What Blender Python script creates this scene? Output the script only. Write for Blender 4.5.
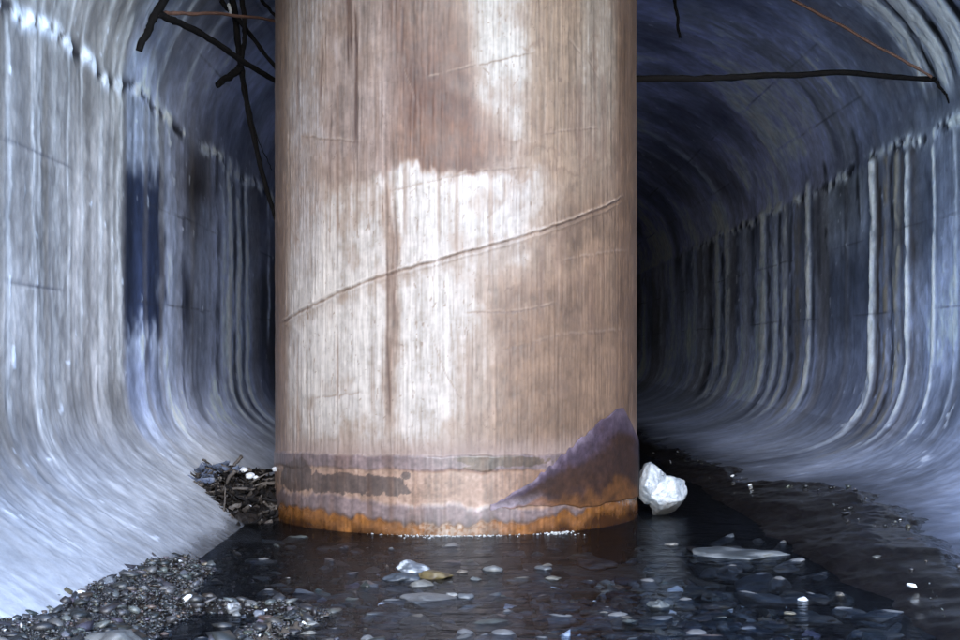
import bpy, bmesh, math, random
import numpy as np
from mathutils import Vector, Matrix, noise as mnoise

R = math.radians
random.seed(7); rng = np.random.default_rng(7)
scene = bpy.context.scene
C = scene.collection
for o in list(bpy.data.objects): bpy.data.objects.remove(o)

# ------------------------------------------------------------------ camera
F = 1450.0                      # focal length in pixels of a 960-wide frame
HX, HY = 480.0, 350.0           # where the tunnel's axis direction meets the frame
cam_d = bpy.data.cameras.new('camera'); cam = bpy.data.objects.new('camera', cam_d); C.objects.link(cam)
cam.location = (0, 0, 1.0); cam.rotation_euler = (R(90), 0, 0)
cam_d.sensor_width = 36; cam_d.lens = 36*F/960
cam_d.shift_y = (HY-320)/960.0
cam_d.clip_start = 0.05; cam_d.clip_end = 2000
scene.camera = cam
# ------------------------------------------------------------------ sky, sun, exposure
SUN_EL, SUN_AZ = 21.0, 176.0    # azimuth clockwise from +Y: behind the camera, to the right
w = bpy.data.worlds.new('World'); scene.world = w; w.use_nodes = True
nt = w.node_tree; bg = nt.nodes['Background']
sky = nt.nodes.new('ShaderNodeTexSky'); sky.sky_type = 'NISHITA'; sky.sun_disc = False
sky.sun_elevation = R(SUN_EL); sky.sun_rotation = R(SUN_AZ); sky.dust_density = 0.2; sky.ozone_density = 5.0
nt.links.new(sky.outputs[0], bg.inputs[0]); bg.inputs[1].default_value = 0.15
sd = bpy.data.lights.new('sun', 'SUN'); sd.energy = 1.0; sd.angle = R(50); sd.color = (1.0, 0.95, 0.88)
sun = bpy.data.objects.new('sun', sd); C.objects.link(sun)
sdir = Vector((math.sin(R(SUN_AZ))*math.cos(R(SUN_EL)), math.cos(R(SUN_AZ))*math.cos(R(SUN_EL)), math.sin(R(SUN_EL))))
sun.rotation_euler = sdir.to_track_quat('Z', 'Y').to_euler(); sun.location = sdir*30
vs = scene.view_settings
vs.view_transform = 'Standard'; vs.look = 'None'; vs.gamma = 1.0; vs.use_curve_mapping = False; vs.exposure = 3.05
scene.render.resolution_x, scene.render.resolution_y = 1024, 683

# ------------------------------------------------------------------ helpers
def P(px, py, d): return Vector(((px-HX)*d/F, d, 1.0-(py-HY)*d/F))
def hash2(ix, iy, seed):
    h = (ix.astype(np.int64)*374761393 + iy.astype(np.int64)*668265263 + seed*974634617) & 0x7fffffff
    h = ((h ^ (h >> 13))*1274126177) & 0x7fffffff
    h = h ^ (h >> 16)
    return (h & 0xffff)/65535.0
def vn(x, y, seed=0):
    x, y = np.broadcast_arrays(np.asarray(x, float), np.asarray(y, float))
    ix, iy = np.floor(x), np.floor(y); fx, fy = x-ix, y-iy
    fx = fx*fx*(3-2*fx); fy = fy*fy*(3-2*fy); ix = ix.astype(np.int64); iy = iy.astype(np.int64)
    a, b = hash2(ix, iy, seed), hash2(ix+1, iy, seed); c, d = hash2(ix, iy+1, seed), hash2(ix+1, iy+1, seed)
    return (a*(1-fx)+b*fx)*(1-fy)+(c*(1-fx)+d*fx)*fy
def fbm(x, y, seed=0, o=4):
    s = 0; a = 0.5; t = 0
    for i in range(o):
        s = s+a*vn(np.asarray(x)*2**i+17.3*i, np.asarray(y)*2**i+9.1*i, seed+i); t += a; a *= .55
    return s/t
def ss(a, b, x):
    t = np.clip((np.asarray(x, float)-a)/(b-a), 0, 1); return t*t*(3-2*t)
def mix(c, col, m):
    return c*(1-m[..., None])+np.asarray(col)*m[..., None]
def tag(o, label=None, cat=None, group=None, kind=None):
    if label: o['label'] = label
    if cat: o['category'] = cat
    if group: o['group'] = group
    if kind: o['kind'] = kind
    return o
def link(name, me, mat=None, parent=None):
    o = bpy.data.objects.new(name, me); C.objects.link(o)
    if mat and me: me.materials.append(mat)
    if parent: o.parent = parent
    return o
def empty(name, loc=(0, 0, 0)):
    o = bpy.data.objects.new(name, None); C.objects.link(o); o.location = loc; o.empty_display_size = .2; return o
def grid_mesh(name, co, col=None, rough=None, flip=False, wrap=False):
    """co (rows, cols, 3) -> smooth quad sheet with per-point colour and roughness"""
    nr, nc = co.shape[:2]
    idx = np.arange(nr*nc).reshape(nr, nc)
    if wrap: idx = np.concatenate([idx, idx[:, :1]], 1)
    a, b, c, d = idx[:-1, :-1], idx[:-1, 1:], idx[1:, 1:], idx[1:, :-1]
    q = np.stack([a, d, c, b] if flip else [a, b, c, d], -1).reshape(-1, 4)
    me = bpy.data.meshes.new(name)
    me.vertices.add(nr*nc); me.vertices.foreach_set('co', co.reshape(-1).astype(np.float32))
    me.loops.add(len(q)*4); me.loops.foreach_set('vertex_index', q.reshape(-1).astype(np.int32))
    me.polygons.add(len(q)); me.polygons.foreach_set('loop_start', np.arange(0, len(q)*4, 4, dtype=np.int32))
    me.update(calc_edges=True)
    me.polygons.foreach_set('use_smooth', np.ones(len(q), bool))
    if col is not None: set_col(me, col)
    if rough is not None:
        at = me.attributes.new('Rgh', 'FLOAT', 'POINT'); at.data.foreach_set('value', rough.reshape(-1).astype(np.float32))
    return me
def set_col(me, col):
    at = me.attributes.new('Col', 'FLOAT_COLOR', 'POINT')
    c4 = np.ones((len(me.vertices), 4), np.float32); c4[:, :3] = np.clip(col.reshape(-1, 3), .004, .9)
    at.data.foreach_set('color', c4.reshape(-1))
def bm_mesh(name, bm, smooth=True):
    me = bpy.data.meshes.new(name); bm.to_mesh(me); bm.free()
    if smooth: me.polygons.foreach_set('use_smooth', np.ones(len(me.polygons), bool))
    return me

# ------------------------------------------------------------------ materials
def mat_base(name):
    m = bpy.data.materials.new(name); m.use_nodes = True
    return m, m.node_tree, m.node_tree.nodes['Principled BSDF']
def noise_node(nt, scale, detail=4, stretch=None, rough=.6):
    tc = nt.nodes.new('ShaderNodeTexCoord'); n = nt.nodes.new('ShaderNodeTexNoise')
    n.inputs['Scale'].default_value = scale; n.inputs['Detail'].default_value = detail; n.inputs['Roughness'].default_value = rough
    if stretch:
        mp = nt.nodes.new('ShaderNodeMapping'); mp.inputs['Scale'].default_value = stretch
        nt.links.new(tc.outputs['Object'], mp.inputs[0]); nt.links.new(mp.outputs[0], n.inputs['Vector'])
    else: nt.links.new(tc.outputs['Object'], n.inputs['Vector'])
    return n
def attr_mat(name, nscale=18, amp=.35, bump=.25, bdist=.006, stretch=None, rough=None, bscale=None, spec=.4):
    m, nt, b = mat_base(name)
    at = nt.nodes.new('ShaderNodeAttribute'); at.attribute_name = 'Col'
    n = noise_node(nt, nscale, 6, stretch)
    mr = nt.nodes.new('ShaderNodeMapRange'); mr.inputs[1].default_value = .25; mr.inputs[2].default_value = .75
    mr.inputs[3].default_value = 1-amp; mr.inputs[4].default_value = 1+amp
    nt.links.new(n.outputs[0], mr.inputs[0])
    mx = nt.nodes.new('ShaderNodeVectorMath'); mx.operation = 'SCALE'
    nt.links.new(at.outputs['Color'], mx.inputs[0]); nt.links.new(mr.outputs[0], mx.inputs['Scale'])
    nt.links.new(mx.outputs[0], b.inputs['Base Color'])
    if rough is None:
        ra = nt.nodes.new('ShaderNodeAttribute'); ra.attribute_name = 'Rgh'
        nt.links.new(ra.outputs['Fac'], b.inputs['Roughness'])
    else: b.inputs['Roughness'].default_value = rough
    b.inputs['Specular IOR Level'].default_value = spec
    n2 = noise_node(nt, bscale or nscale*2.3, 6, stretch)
    bp = nt.nodes.new('ShaderNodeBump'); bp.inputs['Strength'].default_value = bump; bp.inputs['Distance'].default_value = bdist
    nt.links.new(n2.outputs[0], bp.inputs['Height']); nt.links.new(bp.outputs[0], b.inputs['Normal'])
    return m
def plain_mat(name, col, rough=.7, nscale=30, amp=.3, bump=.3, bdist=.004, spec=.4):
    m, nt, b = mat_base(name)
    n = noise_node(nt, nscale, 5)
    mr = nt.nodes.new('ShaderNodeMapRange'); mr.inputs[1].default_value = .25; mr.inputs[2].default_value = .75
    mr.inputs[3].default_value = 1-amp; mr.inputs[4].default_value = 1+amp
    nt.links.new(n.outputs[0], mr.inputs[0])
    mx = nt.nodes.new('ShaderNodeVectorMath'); mx.operation = 'SCALE'; mx.inputs[0].default_value = col
    nt.links.new(mr.outputs[0], mx.inputs['Scale']); nt.links.new(mx.outputs[0], b.inputs['Base Color'])
    b.inputs['Roughness'].default_value = rough; b.inputs['Specular IOR Level'].default_value = spec
    bp = nt.nodes.new('ShaderNodeBump'); bp.inputs['Strength'].default_value = bump; bp.inputs['Distance'].default_value = bdist
    nt.links.new(n.outputs[0], bp.inputs['Height']); nt.links.new(bp.outputs[0], b.inputs['Normal'])
    return m
M = {}
M['concrete'] = attr_mat('stained_concrete', 9, .28, .45, .008, None, None, 26)
M['pillar'] = attr_mat('weathered_pillar', 22, .12, .25, .003, (1, 1, .12), None, 40)
M['sheet'] = attr_mat('rusted_sheet', 25, .45, .5, .005, None, .75, spec=.2)
M['gravel'] = attr_mat('gravel', 40, .25, .3, .004, None, .45, spec=.5)
M['mud'] = plain_mat('dark_wet_mud', (.009, .0075, .007), .18, 14, .5, .35, .008, .5)
M['bed'] = plain_mat('stream_bed', (.085, .076, .066), .8, 9, .5, .8, .03)
M['ground'] = plain_mat('pale_bounce_ground', (.30, .28, .25), .9, 2, .4, .6, .05)  # unseen outer ground, made pale to bounce light into the vault
M['headwall'] = plain_mat('plain_concrete', (.30, .31, .33), .8, 5, .25, .4, .01)
M['bark'] = plain_mat('black_wet_bark', (.006, .005, .005), .9, 60, .5, .5, .004, .12)
M['bark_brown'] = plain_mat('brown_bark', (.13, .065, .045), .7, 60, .4, .6, .003)
M['stick'] = plain_mat('dead_stick', (.035, .027, .022), .7, 60, .5, .6, .003)
M['leaf'] = plain_mat('rotten_leaf', (.022, .017, .014), .5, 40, .5, .5, .003)
M['leaf_blue'] = plain_mat('grey_sheet', (.06, .07, .10), .5, 25, .4, .5, .004)
M['scrap'] = plain_mat('white_scrap', (.33, .33, .34), .5, 30, .1, .2)
M['foam'] = plain_mat('foam', (.32, .32, .31), .4, 60, .1, .2)
def ice_mat():
    m, nt, b = mat_base('white_chunk')
    n = noise_node(nt, 13, 8, None, .7); cr = nt.nodes.new('ShaderNodeValToRGB')
    cr.color_ramp.elements[0].position = .3; cr.color_ramp.elements[0].color = (.07, .095, .12, 1)
    cr.color_ramp.elements[1].position = .6; cr.color_ramp.elements[1].color = (.27, .28, .29, 1)
    nt.links.new(n.outputs[0], cr.inputs[0])
    tc = nt.nodes.new('ShaderNodeTexCoord'); sx = nt.nodes.new('ShaderNodeSeparateXYZ'); nt.links.new(tc.outputs['Object'], sx.inputs[0])
    ad = nt.nodes.new('ShaderNodeMath'); ad.operation = 'MULTIPLY_ADD'; ad.inputs[1].default_value = -.16; nt.links.new(n.outputs[0], ad.inputs[0]); nt.links.new(sx.outputs['Z'], ad.inputs[2])
    mr = nt.nodes.new('ShaderNodeMapRange'); mr.inputs[1].default_value = -.06; mr.inputs[2].default_value = .03; nt.links.new(ad.outputs[0], mr.inputs[0])
    mg = nt.nodes.new('ShaderNodeMix'); mg.data_type = 'RGBA'; mg.inputs[6].default_value = (.07, .065, .06, 1)
    nt.links.new(mr.outputs[0], mg.inputs[0]); nt.links.new(cr.outputs[0], mg.inputs[7]); nt.links.new(mg.outputs[2], b.inputs['Base Color'])
    b.inputs['Roughness'].default_value = .28
    b.inputs['Subsurface Weight'].default_value = .25; b.inputs['Subsurface Radius'].default_value = (.03, .035, .04)
    n2 = noise_node(nt, 28, 4); bp = nt.nodes.new('ShaderNodeBump'); bp.inputs['Strength'].default_value = .8; bp.inputs['Distance'].default_value = .014
    nt.links.new(n2.outputs[0], bp.inputs['Height']); nt.links.new(bp.outputs[0], b.inputs['Normal'])
    return m
M['ice'] = ice_mat()
def water_mat():
    m, nt, b = mat_base('stream_water'); out = nt.nodes['Material Output']; nt.nodes.remove(b)
    tr = nt.nodes.new('ShaderNodeBsdfTransparent'); tr.inputs[0].default_value = (.82, .84, .86, 1)
    gl = nt.nodes.new('ShaderNodeBsdfGlossy'); gl.inputs['Roughness'].default_value = .16; gl.inputs[0].default_value = (.38, .41, .46, 1)
    fr = nt.nodes.new('ShaderNodeFresnel'); fr.inputs[0].default_value = 1.33
    n = noise_node(nt, 1.0, 4, (5, 9, 5), .55); n2 = noise_node(nt, 1.0, 3, (16, 30, 16), .5)
    ad = nt.nodes.new('ShaderNodeMath'); ad.operation = 'MULTIPLY_ADD'; ad.inputs[1].default_value = .25
    nt.links.new(n2.outputs[0], ad.inputs[0]); nt.links.new(n.outputs[0], ad.inputs[2])
    bp = nt.nodes.new('ShaderNodeBump'); bp.inputs['Strength'].default_value = .6; bp.inputs['Distance'].default_value = .06
    nt.links.new(ad.outputs[0], bp.inputs['Height'])
    nt.links.new(bp.outputs[0], gl.inputs['Normal']); nt.links.new(bp.outputs[0], fr.inputs['Normal'])
    mx = nt.nodes.new('ShaderNodeMixShader')
    nt.links.new(fr.outputs[0], mx.inputs[0]); nt.links.new(tr.outputs[0], mx.inputs[1]); nt.links.new(gl.outputs[0], mx.inputs[2])
    nt.links.new(mx.outputs[0], out.inputs[0])
    return m
M['water'] = water_mat()

# ------------------------------------------------------------------ tunnel section
WL, WR, ZS, XC, ZC = 2.10, 3.24, 2.55, 0.57, 4.20
AA = (WL+WR)/2
def smooth_poly(pts, n=3):
    p = [np.array(q, float) for q in pts]
    for _ in range(n):
        q = [p[0]]
        for a, b in zip(p[:-1], p[1:]): q += [a*.75+b*.25, a*.25+b*.75]
        q.append(p[-1]); p = q
    return np.array(p)
def resample(p, n=None, step=None):
    s = np.r_[0, np.cumsum(np.hypot(*np.diff(p, axis=0).T))]
    n = n or max(3, int(s[-1]/step)+1); t = np.linspace(0, s[-1], n)
    return np.c_[np.interp(t, s, p[:, 0]), np.interp(t, s, p[:, 1])]
LOW_R = [(1.2, -.25), (1.5, -.05), (1.8, .035), (2.4, .11), (2.75, .19), (3.00, .32), (3.17, .53), (3.24, .86), (3.24, 1.05)]
LOW_L = [(-.85, -.30), (-1.1, -.13), (-1.35, .0), (-1.56, .14), (-1.78, .28), (-1.97, .43), (-2.07, .60), (-2.10, .82), (-2.10, .95)]
def section(side):
    low = smooth_poly(LOW_R if side > 0 else LOW_L); W = WR if side > 0 else -WL
    t = np.linspace(0, math.pi/2, 80)
    arch = np.c_[XC+AA*np.cos(t)*side, ZS+(ZC-ZS)*np.sin(t)]
    a = resample(low, step=.014); b = resample(np.array([low[-1], (W, ZS)]), step=.013); c = resample(arch, step=.016)
    pts = np.r_[a, b[1:], c[1:]]
    i_low = len(a)-1; i_spr = len(a)+len(b)-2
    s = np.r_[0, np.cumsum(np.hypot(*np.diff(pts, axis=0).T))]; v = s-s[i_spr]
    tg = np.gradient(pts, axis=0); tg /= np.hypot(tg[:, 0], tg[:, 1])[:, None]
    nrm = np.c_[-tg[:, 1], tg[:, 0]]*(1 if side > 0 else -1)
    return pts, v, nrm, i_low, i_spr
def mud_edge(y): return np.interp(y, [3, 5, 6.2, 7.4, 8.4, 9.2, 9.8, 10.4, 12, 16, 30], [1.95, 2.02, 2.10, 2.26, 2.34, 2.44, 2.28, 1.98, 1.95, 1.82, 1.7])
CALC = np.array((.68, .71, .77)); PALE = np.array((.56, .60, .70)); NAVY = np.array((.045, .052, .10)); BRN = np.array((.20, .145, .10)); BLK = np.array((.02, .02, .03))

def tunnel_side(side):
    pts, v, nrm, il, isp = section(side); W = WR if side > 0 else WL
    dxs = np.r_[np.arange(W*F/64.0, 110, 2.0), np.arange(110, 540, 0.9), np.arange(540, W*F/2.6, 4.0)]
    p = HX+side*dxs; d = W*F/dxs                       # p: column where the wall at depth d shows; d: depth
    V, PP = np.meshgrid(v, p, indexing='ij'); D = np.broadcast_to(d, V.shape)
    sd = 10 if side > 0 else 50
    below = 1-ss(-.04, .02, V); vault = 1-below
    floor = ss(1.75, 2.35, -V)
    wob = (fbm(V*1.1, PP*.03, sd)-.5)*5+(fbm(V*5, PP*.08, sd+7)-.5)*1.6
    q = PP+wob*ss(.1, .6, np.abs(V))
    H = np.zeros_like(V)
    # broad tone, with skylight's blue and brightness by depth put into the colour
    n1 = fbm(D*1.3, V*1.1, sd+1, 5); n2 = fbm(D*6, V*5, sd+2, 4)
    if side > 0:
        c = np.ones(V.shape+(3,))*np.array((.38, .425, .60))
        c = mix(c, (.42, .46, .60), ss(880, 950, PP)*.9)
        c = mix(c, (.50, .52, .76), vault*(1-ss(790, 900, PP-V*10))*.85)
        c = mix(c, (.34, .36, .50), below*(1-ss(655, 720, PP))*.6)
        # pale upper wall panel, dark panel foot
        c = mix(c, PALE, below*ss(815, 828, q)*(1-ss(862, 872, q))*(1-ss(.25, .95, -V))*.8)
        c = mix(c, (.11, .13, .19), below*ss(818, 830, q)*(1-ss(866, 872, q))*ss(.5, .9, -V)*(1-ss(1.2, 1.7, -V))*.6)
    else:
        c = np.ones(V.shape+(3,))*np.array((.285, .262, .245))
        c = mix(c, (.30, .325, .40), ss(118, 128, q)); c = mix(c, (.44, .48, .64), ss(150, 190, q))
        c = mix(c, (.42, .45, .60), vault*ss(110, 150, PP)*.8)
        c = mix(c, (.47, .49, .55), floor*(1-ss(150, 260, PP))*.7)  # near floor lightened: direct skylight put into the colour
        edge = ss(122, 127, q)*(1-ss(158, 168, q+(fbm(V*6, PP*.2, 77)-.5)*14))
        c = mix(c, (.030, .045, .105), edge*ss(.30, .55, -V+(n2-.5)*.4)*(1-ss(1.35, 1.7, -V+(n2-.5)*.8))*.94)
        c = mix(c, (.19, .21, .30), edge*ss(1.45, 1.7, -V)*(1-floor)*.7)
        c = mix(c, (.085, .075, .085), np.exp(-((PP-195)/22)**2)*np.exp(-((V+.25+(n1-.5)*.5)/.5)**2)*1.0)
        c = mix(c, (.03, .04, .09), np.exp(-((PP-187)/5)**2)*np.exp(-((V+1.2)/.28)**2)*.9)
        c = mix(c, (.10, .10, .15), ss(252, 266, q)*.7)
    n0 = fbm(D*.55, V*.8, sd+4, 4); c = c*(0.55+.9*n1[..., None])*(0.80+.4*n2[..., None])*(.60+.80*ss(.25, .75, n0))[..., None]
    # random fine drip streaks running down the section
    for k, (fr, am) in enumerate(((.07, .40), (.16, .36), (.40, .26), (.9, .16))):
        st = vn(q*fr, V*(.25+.15*k)+k*5, sd+20+k)-.5
        c = c*(1+am*1.7*(.22+.78*ss(.38, .66, fbm(PP*.035, V*.9, sd+90+k, 3)))[..., None]*st[..., None]*((1-.72*vault)*(1-.85*floor))[..., None])
        H += st*.0012
    tan = ss(.60, .82, vn(q*.13, V*.2, sd+31))
    c = mix(c, (.30, .255, .21), tan*.40*(1-.5*vault))
    # listed streaks: column, half width, strength, v top, v bottom, colour, relief
    if side > 0:
        L = [(661, 1.6, .45, 0, -2.3, PALE, .015), (672, 1.8, .5, 0, -2.3, PALE, .02), (684, 1.4, .4, .1, -2.3, PALE, .015),
             (694, 2.0, .55, .2, -2.4, PALE, .02), (704, 1.5, .5, 0, -2.4, PALE, .02), (717, 2.2, .75, .05, -2.6, CALC, .03), (711, 2.5, .7, 0, -2.3, BLK, 0),
             (727, 2.2, .8, .1, -2.6, CALC, .03), (722, 2, .7, 0, -2.4, BLK, 0), (737, 3, .6, -.02, -1.8, NAVY, 0), (745, 3, .4, 0, -1.6, PALE, .01),
             (754, 3.5, .75, -.03, -1.4, BLK, 0), (763, 2.4, .85, .0, -2.7, CALC, .035), (769, 2.2, .75, -.02, -2.2, BLK, 0), (775, 2.2, .7, 0, -2.6, PALE, .03),
             (780, 1.8, .7, -.02, -2.2, BLK, 0), (785, 2.0, .75, 0, -2.6, CALC, .03), (791, 2.2, .75, 0, -2.3, BLK, 0), (798, 3.6, .75, 0, -2.5, (.33, .28, .21), .03),
             (808, 2.2, .9, .1, -2.8, CALC, .04), (813, 1.8, .6, .05, -2.3, BLK, 0), (819, 2.0, .6, .0, -.9, NAVY, 0),
             (826, 1.6, .8, .2, -.7, BLK, 0), (858, 2.6, .8, .35, -.75, BLK, 0), (846, 2.6, .5, .3, -.5, NAVY, 0),
             (873, 2.6, .95, .05, -2.9, CALC, .05), (879, 3, .8, 0, -2.6, (.10, .07, .055), -.01), (886, 2.4, .7, 0, -2.7, (.36, .31, .25), .025), (891, 2.2, .85, 0, -2.7, (.07, .055, .05), -.01),
             (897, 2.8, .7, 0, -2.8, (.40, .36, .30), .03), (902, 1.5, .6, 0, -2.5, BRN, 0), (907, 2.0, .9, -.05, -2.8, CALC, .04), (912, 3, .45, 0, -2.5, BRN, 0),
             (933, 1.6, .9, -.1, -2.3, CALC, .02), (928, 1.4, .4, -.1, -2.2, NAVY, 0), (955, 2, .35, 0, -2.4, CALC, .01)]
        # arcs above the joint
        L += [(690, 2, .45, 1.6, 0, PALE, .01), (726, 2.2, .6, 2.0, 0, PALE, .012), (712, 1.5, .35, 2, 0, PALE, .01), (790, 3, .5, 1.3, .1, PALE, .012), (786, 1.2, .7, .9, .3, CALC, .012),
              (846, 10, .7, 2.2, .0, (.36, .38, .47), .0), (860, 1.6, .75, 1.1, .6, CALC, .012), (878, 2, .5, 1.3, .5, PALE, .01), (840, 2, .4, 1.0, 0, NAVY, 0),
              (905, 9, .4, 2, .2, (.3, .3, .37), 0), (935, 6, .95, 2, .30, CALC*1.3, .02), (943, 2.4, 1.3, 2, .30, BLK*.4, -.03), (953, 6, .95, 2, .25, CALC*1.3, .02),
              (962, 2.8, 1.3, 2, .25, BLK*.4, -.03), (975, 7, .9, 2, .15, CALC*1.3, .02), (986, 2.5, 1.2, 2, .1, BLK*.4, -.02)]
    else:
        L = [(8, 3, .5, .2, -2, CALC, .01), (20, 4, .35, .3, -2, (.24, .22, .21), 0), (33, 2.4, .75, .3, -2.4, CALC, .015), (40, 4, .45, .2, -2.2, PALE, .01), (57, 8, .35, .4, -2, PALE, .006),
             (50, 1.5, .5, .3, -2.2, (.22, .22, .24), -.006), (69, 1.6, .6, .3, -1.6, CALC, .012), (88, 4, .6, .3, -2.2, (.27, .24, .22), 0), (82, 1.5, .6, .3, -1.8, CALC, .01),
             (101, 2.2, .75, .5, -1.8, CALC, .015), (108, 1.5, .5, .5, -1.8, (.22, .22, .24), 0), (113, 1.8, .7, .5, -1.7, CALC, .012), (120, 2.4, .95, .4, -1.75, CALC, .02),
             (157, 1.8, .6, .8, -.3, CALC, .012), (148, 3, .4, .9, -.1, PALE, .01), (175, 3, .5, -.5, -2.0, (.32, .36, .48), .0), (205, 5, .5, -.4, -1.9, (.33, .37, .50), 0),
             (183, 1.6, .6, -.6, -2.0, NAVY, 0), (217, 2.4, .7, .1, -2.1, (.06, .06, .08), 0), (223, 1.6, .6, .1, -2.2, PALE, .02), (229, 2.2, .8, .05, -2.5, CALC, .03),
             (233.5, 1.8, .8, 0, -2.3, (.05, .05, .07), -.01), (238, 2.0, .85, .05, -2.6, CALC, .03), (242.5, 1.6, .7, 0, -2.3, NAVY, -.01), (246, 1.8, .85, 0, -2.6, CALC, .03), (268, 1.2, .6, 0, -1.5, PALE, .02),
             (60, 10, .4, 2, .1, PALE, 0), (130, 5, .5, 2, .1, PALE, .01), (180, 3, .45, 2, .1, PALE, .01), (200, 2, .5, 1.2, .5, CALC, .01)]
    for pc, hw, am, vt, vb, col, hh in L:
        am = am*(1.25 if np.mean(col) > .3 else .68)*(.72 if side < 0 and pc < 122 else 1)
        lo, hi = min(vt, vb), max(vt, vb)
        m = np.exp(-(np.abs(q-pc)/hw)**2.6)*ss(lo-.12, lo+.25, V)*(1-ss(hi-.06, hi+.06, V))
        m = m*am*(.55+.75*fbm(V*2.5, PP*.15, int(pc)+sd, 3))
        m = m*(.45+1.1*ss(.3, .6, fbm(V*6, PP*.4, int(pc)+sd+3, 3)))
        if side < 0 and pc < 122 and np.mean(col) > .5: col = np.array((.56, .54, .52))
        c = mix(c, np.asarray(col), np.clip(m, 0, 1)); H += hh*m*(.55 if side > 0 else .22)
    # floor scour lines
    sc = vn(PP*.55, V*.5, sd+41)-.5
    flc = floor*(fbm(PP*.05, V*2, sd+44, 3))
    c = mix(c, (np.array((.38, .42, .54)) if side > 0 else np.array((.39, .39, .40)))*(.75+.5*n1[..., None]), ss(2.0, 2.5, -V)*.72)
    c = c*(1+.55*(1-.75*ss(2.4, 2.8, -V))[..., None]*flc[..., None]*sc[..., None]); H = H*(1-.6*floor)+flc*sc*.004
    # joint at the springing: ragged lip with lime, and cavity shade put into the colour
    jn = fbm(D*7, V*7, sd+61, 4); jl = (fbm(D*1.7, V*0, sd+63)-.5)*.16
    jw = np.exp(-((V-jl)/(.05 if side > 0 else .045))**2)*ss(.35, .6, fbm(D*2.2, V*0+3, sd+64)+.12)
    far_j = (1-ss(17, 26, D))
    c = mix(c, CALC*1.05, np.clip(jw*ss(.42, .58, jn)*1.4, 0, 1)*far_j*.85); c = mix(c, BLK, np.clip(jw*ss(.56, .44, 1-jn)*.0+jw*(1-ss(.36, .46, jn)), 0, 1)*.85*far_j)
    H += jw*(jn-.45)*.10*far_j
    jl2 = np.exp(-((V-.015)/.02)**2); H += jl2*.012*(jn-.3); 
    # board marks and cracks
    for vv in (-.62, -1.25, .55, 1.1):
        g = np.exp(-((V-vv-(fbm(D*2, V*0, int(vv*100)+99)-.5)*.03)/.007)**2)*ss(.45, .6, fbm(D*.9, V*0+vv, sd+70))
        c = mix(c, (.10, .10, .13), g*.55); H -= g*.006
    # pocks with lime
    po = ss(.86, .92, vn(D*17, V*13, sd+80))*ss(.55, .68, n2)
    c = mix(c, CALC*1.1, po*.5); H += po*.005
    n3 = fbm(D*22, V*20, sd+3, 4); c = c*(.87+.26*n3)[..., None]; H = H*.6+(n2-.5)*.010+(n1-.5)*.012+(n3-.5)*.006
    lm = c.mean(-1, keepdims=True); c = c*np.clip(lm/.34, .15, 1.8)**.5
    wet = 1-ss(.0, .075, pts[:, 1][:, None]+(n2-.5)*.07+(n1-.5)*.03); c = c*(1-.72*wet[..., None])
    if side > 0:
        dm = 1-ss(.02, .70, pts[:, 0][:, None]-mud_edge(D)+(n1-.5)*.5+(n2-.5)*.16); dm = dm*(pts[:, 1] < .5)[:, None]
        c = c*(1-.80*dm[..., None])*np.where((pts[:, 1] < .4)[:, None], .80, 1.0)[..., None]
    else:
        dm = ss(-1.72, -1.50, pts[:, 0][:, None]+(n1-.5)*.20+(n2-.5)*.08)*ss(5.4, 6.6, D); c = c*(1-.35*dm[..., None])
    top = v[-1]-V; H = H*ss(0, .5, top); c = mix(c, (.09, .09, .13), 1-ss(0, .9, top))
    rough = np.clip(.62-.22*ss(.5, .8, n1)+.15*po-.12*floor-.4*wet, .16, .9)
    co = np.empty(V.shape+(3,))
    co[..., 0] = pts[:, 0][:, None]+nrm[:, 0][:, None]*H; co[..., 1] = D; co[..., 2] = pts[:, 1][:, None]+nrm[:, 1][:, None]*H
    return co, c, rough, il, isp, d

culvert = empty('tunnel', (0, 6, 0))
tag(culvert, 'streaked blue grey concrete tunnel with arched roof enclosing the stream and pillar', 'tunnel')
MOUTH = 6.0
def part(name, me, mat, root):
    o = link(name, me, mat, root); o.matrix_parent_inverse = Matrix.Translation(-root.location); return o
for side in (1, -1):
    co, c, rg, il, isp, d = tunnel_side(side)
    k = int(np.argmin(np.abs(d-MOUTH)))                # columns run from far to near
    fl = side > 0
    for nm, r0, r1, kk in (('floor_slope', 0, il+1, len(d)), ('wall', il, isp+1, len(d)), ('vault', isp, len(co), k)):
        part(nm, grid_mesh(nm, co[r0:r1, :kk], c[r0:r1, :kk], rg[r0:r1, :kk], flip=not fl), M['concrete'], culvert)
# headwall over the mouth, wing wall copings and the far end
def headwall():
    t = np.linspace(0, math.pi, 41); arch = np.c_[XC+(AA+.02)*np.cos(t), ZS+(ZC-ZS+.02)*np.sin(t)]
    bm = bmesh.new(); rows = []
    for yy in (MOUTH-.02, MOUTH-.40):
        rows.append(([bm.verts.new((x, yy, z)) for x, z in arch], [bm.verts.new((XC+(AA+.9)*(1 if i <= 13 else (-1 if i >= 27 else (20-i)/7)) , yy, ZS+.0 if i in (0, 40) else min(5.3, ZS+2.75*(i/13 if i <= 13 else ((40-i)/13 if i >= 27 else 1)))) ) for i in range(41)]))
    (a0, b0), (a1, b1) = rows
    for i in range(40):
        for q in ((a0[i], a0[i+1], b0[i+1], b0[i]), (a1[i], b1[i], b1[i+1], a1[i+1]), (a0[i], a1[i], a1[i+1], a0[i+1]), (b0[i], b0[i+1], b1[i+1], b1[i])): bm.faces.new(q)
    bmesh.ops.recalc_face_normals(bm, faces=bm.faces)
    return bm_mesh('headwall', bm, False)
part('headwall', headwall(), M['headwall'], culvert)
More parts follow.
